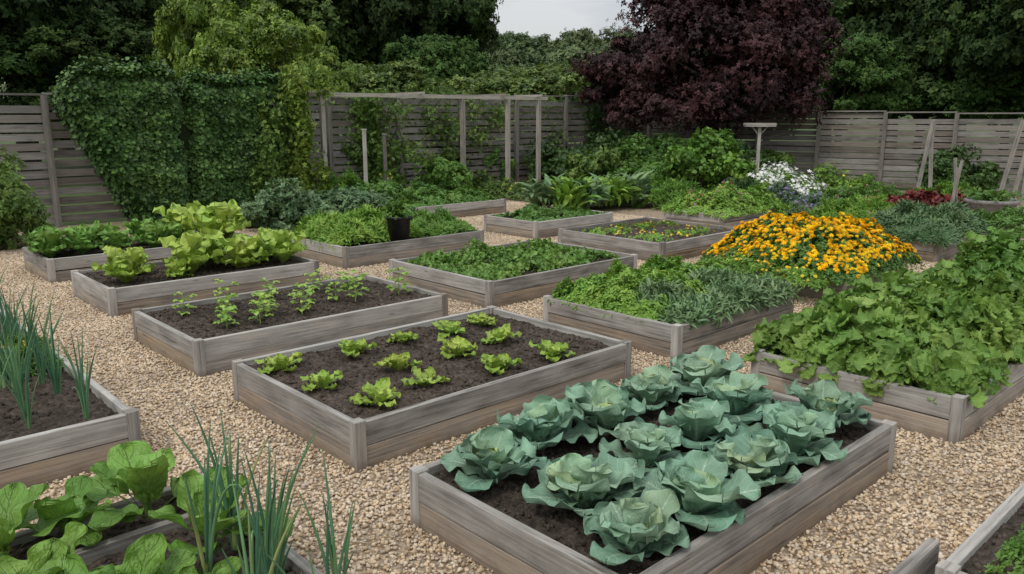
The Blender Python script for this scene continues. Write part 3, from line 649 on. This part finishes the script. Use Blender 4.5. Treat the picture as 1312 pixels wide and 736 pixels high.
def climber(name,x,y,h,w,mat,n=2600,size=.08,r0=.5):
    mb=MB(); g=np.random.default_rng(int(abs(x*13+y*7)*10))
    for k in range(5):
        q=np.linspace(0,1,9); px=np.sin(q*6+k)*w*.35+(k-2)*w*.12; py=np.cos(q*5+k)*w*.2
        tube(mb,np.stack([px,py,q*h],-1),.010,5,m=1)
    idx=g.integers(0,30,n); cz=g.random(30)**.8*h; cx=g.normal(size=30)*w*.45; cy=g.normal(size=30)*w*.3
    P=np.stack([cx[idx]+g.normal(size=n)*w*.17,cy[idx]+g.normal(size=n)*w*.2,np.clip(cz[idx]+g.normal(size=n)*.17,.05,h+.25)],-1)
    M=frames(g.normal(size=(n,3))+np.array([0,-.4,.5]),g.random(n)*6.28,size*(.6+.6*g.random(n)))
    for i in range(3): mb.scatter(QS[i],M[i::3],P[i::3],np.clip(r0+g.normal(size=len(P[i::3]))*.25,0,1))
    link(name,mb.mesh(name,[mat,BARK]),(x,y,0))
climber('climbing_rose',-4.5,17.0,2.75,.5,YG,5500,r0=.5)
climber('climbing_rose',-4.9,16.7,2.3,.45,BG,3000,r0=.6)
climber('climbing_rose',-3.1,18.9,2.3,.9,CLB,3800)
climber('climbing_rose',-2.1,20.5,2.3,.9,CLB,3800)
climber('climbing_rose',-.9,21.6,2.3,1.0,BG,3600,r0=.7)
climber('climbing_rose',.6,23.5,2.5,1.0,BG,3200,r0=.6)
climber('climbing_rose',2.2,24.2,2.5,.9,DRK,3000,r0=.8)
climber('climbing_rose',-3.6,20.2,2.5,1.0,BG,4200,r0=.7)
climber('climbing_rose',-1.9,22.0,2.5,1.0,BG,3600,r0=.4)
mb=MB(); box(mb,(0,0,.86),(.06,.06,1.72),-.4,r=1); box(mb,(0,0,1.74),(.08,.08,.03),-.4,r=1)
link('garden_stake',mb.mesh('garden_stake',[PWOOD],False),(-3.1,17.0,0),GA)
mb=MB(); box(mb,(0,0,.8),(.06,.06,1.6),.3); box(mb,(0,0,1.62),(.08,.08,.03),.3)
link('garden_stake',mb.mesh('garden_stake',[FWOOD],False),(-2.85,18.1,0),GA)
mb=MB(); box(mb,(0,0,.88),(.075,.075,1.76),-.2,r=.7); box(mb,(0,0,1.79),(.72,.34,.05),-.3,r=.8)
for s_ in (-1,1): box(mb,(0,s_*.17,1.83),(.72,.02,.04),-.2,r=.7); box(mb,(s_*.36,0,1.83),(.02,.36,.04),-.2,r=.7)
for s_ in (-1,1): box(mb,(s_*.1,0,1.66),(.03,.03,.28),0,tilt=[[math.cos(.7*s_),0,math.sin(.7*s_)],[0,1,0],[-math.sin(.7*s_),0,math.cos(.7*s_)]])
link('bird_table',mb.mesh('bird_table',[PWOOD],False),(6.1,20.0,0),-.1)
def stakes(x,y,parts):
    mb=MB()
    for (dx,dy,w,h,t) in parts:
        c,s=math.cos(t),math.sin(t)
        box(mb,(dx+s*h/2,dy,c*h/2),(w,.03,h),.1,r=.3,tilt=[[c,0,s],[0,1,0],[-s,0,c]])
    link('timber_stakes',mb.mesh('timber_stakes',[WOOD],False),(x,y,0),-.35)
stakes(9.9,19.3,[(-.12,0,.09,1.9,.10),(.2,.05,.09,1.95,-.07)])
stakes(8.9,16.2,[(0,0,.06,1.15,.12),(.16,.04,.06,1.2,-.12),(.05,-.04,.05,1.0,.0)])
stakes(11.3,18.2,[(-.2,0,.09,1.95,.16),(.1,.05,.09,2.0,.13),(.3,.09,.07,1.8,.05)])
# black bucket
PLA=simplemat('black_plastic',[(.012,.012,.013),(.02,.02,.022)],rough=.4,bump=.1,spec=.5)
mb=MB(); prof_=[(.001,.0),(.13,.0),(.165,.32),(.18,.32),(.18,.345),(.155,.345),(.15,.28),(.001,.28)]
ns=28; V=[(r_*math.cos(6.283*j/ns),r_*math.sin(6.283*j/ns),z_) for r_,z_ in prof_ for j in range(ns)]
F=[[i*ns+j,i*ns+(j+1)%ns,(i+1)*ns+(j+1)%ns,(i+1)*ns+j] for i in range(len(prof_)-1) for j in range(ns)]
mb.add(V,F)
tube(mb,[(-.17,0,.33),(-.14,-.08,.24),(0,-.19,.17),(.14,-.08,.24),(.17,0,.33)],.005,5)
for i in range(6): 
    M=frames(rng.normal(size=(22,3))*.5+np.array([0,0,1]),rng.random(22)*6.28,.07+.05*rng.random(22)); mb.scatter(SM[i%3],M,np.stack([rng.normal(size=22)*.08,rng.normal(size=22)*.08,.3+.2*rng.random(22)],-1),rng.random(22),m=1)
X,Y=GW(6.52,9.36); link('plant_bucket',mb.mesh('plant_bucket',[PLA,MID]),(X,Y,.26),0,1.05)
STO=simplemat('stone',[(.14,.13,.12),(.25,.24,.22),(.35,.33,.30)],scale=18)
mb=MB(); prof_=[(.01,0),(.34,0),(.40,.08),(.46,.28),(.50,.30),(.50,.36),(.43,.36),(.40,.28),(.01,.27)]
V=[(r_*math.cos(6.283*j/ns),r_*math.sin(6.283*j/ns),z_) for r_,z_ in prof_ for j in range(ns)]
F=[[i*ns+j,i*ns+(j+1)%ns,(i+1)*ns+(j+1)%ns,(i+1)*ns+j] for i in range(len(prof_)-1) for j in range(ns)]
mb.add(V,F); n=300; M=frames(rng.normal(size=(n,3))*.5+np.array([0,0,1]),rng.random(n)*6,.06+.05*rng.random(n))
mb.scatter(SM[0],M,np.stack([rng.normal(size=n)*.2,rng.normal(size=n)*.2,.3+.2*rng.random(n)],-1),rng.random(n),m=1)
link('stone_planter',mb.mesh('stone_planter',[STO,MID]),(9.75,16.2,0))

# ------------------------------------------------------------------ trees
TG=leafmat('tree_leaf',[(.018,.038,.010),(.037,.070,.017),(.066,.112,.027),(.108,.165,.041)],trans=0,nsc=.8,rough=.7,spec=.15)
TD=leafmat('dark_tree_leaf',[(.015,.030,.010),(.027,.051,.015),(.045,.079,.022),(.072,.112,.032)],trans=0,nsc=.8,rough=.7,spec=.15)
TP=leafmat('copper_leaf',[(.015,.008,.010),(.032,.015,.017),(.060,.026,.027),(.105,.044,.042)],trans=0,nsc=1.5,rough=.6,spec=.2)
TS=[qsprig(6,.6,seed=i+40,up=.1) for i in range(4)]
def treemesh(name,H,lobes,mats,nsub,nper,size,seed,r0=.5,tr=.2,subr=.26):
    g=np.random.default_rng(seed); mb=MB(); Cs=[]
    vol=[l[3]*l[5] for l in lobes]; sv=sum(vol)
    for l,v in zip(lobes,vol):
        Cs.append(crown(mb,l[:3],l[3:],max(6,int(nsub*v/sv)),nper,TS,size,subr=subr,g=g,r0=r0,out_=1.1))
    limbs(mb,(0,0,0),H*.62,tr,np.concatenate(Cs),g=g,n=24)
    return mb.mesh(name,mats)
def L1(rx,rz,cz,seed):
    g=np.random.default_rng(seed); l=[(0,0,cz,rx*.8,rx*.8,rz*.85)]
    for i in range(6):
        a=i*1.05+g.random(); k=.55+.2*g.random()
        l.append((math.cos(a)*rx*.62,math.sin(a)*rx*.62,cz+rz*(g.random()*1.1-.6),rx*k*.75,rx*k*.75,rz*k*.55))
    l.append((g.normal()*.4,g.normal()*.4,cz+rz*.75,rx*.45,rx*.45,rz*.35)); return l
oak=[treemesh('oak',11,L1(4.7,4.4,6.4,i),[TG,BARK],330,95,.25,70+i,tr=.32,subr=.32) for i in range(2)]
elm=[treemesh('elm',12,L1(4.3,5.3,6.6,i+5),[TD,BARK],330,95,.24,80+i,tr=.3,subr=.32) for i in range(2)]
gold=treemesh('gold',5,L1(2.0,1.3,3.5,12),[YG,BARK],100,80,.13,91,tr=.1,subr=.36)
hazel=treemesh('hazel',5,L1(2.0,1.3,3.5,13),[HZ,BARK],110,80,.13,95,tr=.1,subr=.34)
beech=treemesh('beech',6.5,[(.3,0,4.2,2.2,2.1,1.9),(-2.0,0,3.3,1.3,1.3,.95),(1.9,.2,3.8,1.4,1.4,1.5),(-.8,-.3,2.4,1.7,1.4,1.0),(1.2,-.3,2.7,1.5,1.3,.9),(-.9,0,5.2,.9,.9,.6),(1.3,0,5.8,1.2,1.1,.9),(.2,0,6.0,1.2,1.,.8),(-2.7,0,2.9,.7,.7,.5)],[TP,BARK],360,110,.12,92,tr=.2,r0=.5,subr=.36)
rnd_t=treemesh('round',4.2,[(0,0,3.0,1.7,1.6,1.45)],[leafmat('round_tree_leaf',[(.028,.06,.014),(.053,.108,.023),(.092,.165,.038)],trans=0,rough=.7,spec=.15),BARK],120,110,.12,93,tr=.12,subr=.28)
def T(name,me,u,Y,sc=1.,rz=0): return link(name,me,((u-656)*Y/1043,Y,0),rz,sc)
T('elm_tree',elm[0],-90,24,1.,.3);T('elm_tree',elm[1],30,29,1.05,1.);T('oak_tree',oak[0],140,34,1.1,2.);T('elm_tree',elm[0],230,37,1.1,4.)
T('oak_tree',oak[1],330,38,1.15,1.);T('elm_tree',elm[1],425,39,1.15,3.);T('elm_tree',elm[0],520,40,(.95,.95,1.15),5.)
T('robinia_tree',gold,335,19.5,(.8,.8,.92),0.);T('robinia_tree',gold,265,23,(.62,.62,1.15),2.);T('robinia_tree',gold,410,22.5,(.62,.62,.78),4.)
T('oak_tree',oak[0],130,25.5,(.6,.6,.45),3.3)
T('hawthorn_tree',rnd_t,555,30,(1.1,1.1,1.05),0);
for u,Y,s in [(650,27.5,(1.0,1.,.75)),(720,28.5,(1.05,1,.78)),(770,29.5,(.9,.9,.75)),(600,28.5,(1,1,.70)),(480,27,(1.1,1,.78))]:
    T('hazel_tree',hazel,u,Y,(s[0],s[1],s[2]*.97),u)
T('copper_beech_tree',beech,905,23.2,1.,0.)
T('hornbeam_tree',rnd_t,1075,27.5,1.02,1)
T('elm_tree',elm[1],1060,42,1.0,2.2);T('oak_tree',oak[1],1140,37,1.05,.2);T('elm_tree',elm[0],1215,34,1.05,1.9);T('oak_tree',oak[0],1320,31,1.05,5.1);T('elm_tree',elm[1],1420,27,1.,3.)
T('oak_tree',oak[1],1230,48,1.3,.9);T('elm_tree',elm[1],80,46,1.2,.9)
T('hornbeam_tree',rnd_t,985,31,(1.1,1.1,.95),3);T('hornbeam_tree',rnd_t,1180,33,(1.3,1.3,1.),2);T('hornbeam_tree',rnd_t,1290,30,(1.3,1.3,.95),5)
def hillz(x,y): 
    return 12.*np.exp(-((y-190)/60)**2)*(1+.12*np.sin(x*.03+1)+.0012*x)
mb=MB(); n=60; gx,gy=np.meshgrid(np.linspace(-260,260,n),np.linspace(55,420,n)); gz=hillz(gx,gy)+.02
I=np.arange(n*n).reshape(n,n); F=np.stack([I[:-1,:-1],I[:-1,1:],I[1:,1:],I[1:,:-1]],-1).reshape(-1,4)
mb.add(np.stack([gx,gy,gz],-1).reshape(-1,3),F); link('hill',mb.mesh('hill',[GRASS]))
FW=leafmat('distant_leaf',[(.055,.085,.04),(.08,.12,.052),(.11,.155,.065),(.14,.185,.082)],trans=0,nsc=.2,rough=.8,spec=.1)
mb=MB(); g=np.random.default_rng(5)
for i in range(170):
    y=g.uniform(70,190); x=g.uniform(-.12,.32)*y; R_=g.uniform(2.6,4.6)
    if y<80: R_*=.8
    crown(mb,(x,y,hillz(x,y)+R_*.75),(R_,R_,R_*.9),26,40,TS,.55,subr=.33,g=g,r0=.3+.4*g.random())
link('distant_woodland',mb.mesh('distant_woodland',[FW]))

# ------------------------------------------------------------------ sky, light, camera
w=bpy.data.worlds.new('World'); scene.world=w; w.use_nodes=True; nt=w.node_tree; nt.nodes.clear()
out=nt.nodes.new('ShaderNodeOutputWorld'); bg=nt.nodes.new('ShaderNodeBackground'); sky=nt.nodes.new('ShaderNodeTexSky')
sky.sky_type='NISHITA'; sky.sun_disc=False; sky.sun_elevation=R(52); sky.sun_rotation=R(215); sky.air_density=1.; sky.dust_density=2.
tc=nt.nodes.new('ShaderNodeTexCoord'); mp=nt.nodes.new('ShaderNodeMapping'); mp.inputs['Scale'].default_value=(1,1,4)
nt.links.new(tc.outputs['Generated'],mp.inputs[0])
no=N(nt,'ShaderNodeTexNoise',Scale=3.4,Detail=6.); nt.links.new(mp.outputs[0],no.inputs['Vector'])
cl=ramp(nt,[(.66,.73,.82),(.92,.97,1.02),(1.15,1.16,1.17)],no.outputs['Fac'],[.38,.5,.62])
sp=nt.nodes.new('ShaderNodeSeparateXYZ'); nt.links.new(tc.outputs['Generated'],sp.inputs[0])
k=mth(nt,'MULTIPLY',mth(nt,'MULTIPLY_ADD',mth(nt,'MAXIMUM',sp.outputs[2],0.),2.,1.),4.35)
cc=nt.nodes.new('ShaderNodeCombineColor'); [nt.links.new(k,cc.inputs[i]) for i in range(3)]
cl=mixc(nt,1.,cl,cc.outputs[0],'MULTIPLY')
mx=mixc(nt,.88,sky.outputs[0],cl)
nt.links.new(mx,bg.inputs[0]); bg.inputs[1].default_value=.12
nt.links.new(bg.outputs[0],out.inputs[0])
sl=bpy.data.lights.new('sun','SUN'); sl.energy=1.4; sl.angle=R(14); sl.color=(1,.97,.92)
so=bpy.data.objects.new('sun',sl); scene.collection.objects.link(so)
az=R(215); el=R(52); d=Vector((math.sin(az)*math.cos(el),math.cos(az)*math.cos(el),math.sin(el)))
so.rotation_euler=(-d).to_track_quat('-Z','Y').to_euler()
cam=bpy.data.cameras.new('camera'); co=bpy.data.objects.new('camera',cam); scene.collection.objects.link(co)
cam.sensor_width=36; cam.lens=28; co.location=(0,0,2); co.rotation_euler=(R(90)-math.atan(218/1020),0,0); cam.clip_start=.05; cam.clip_end=3000
scene.camera=co
scene.view_settings.view_transform='Standard'; scene.view_settings.look='None'; scene.view_settings.exposure=0
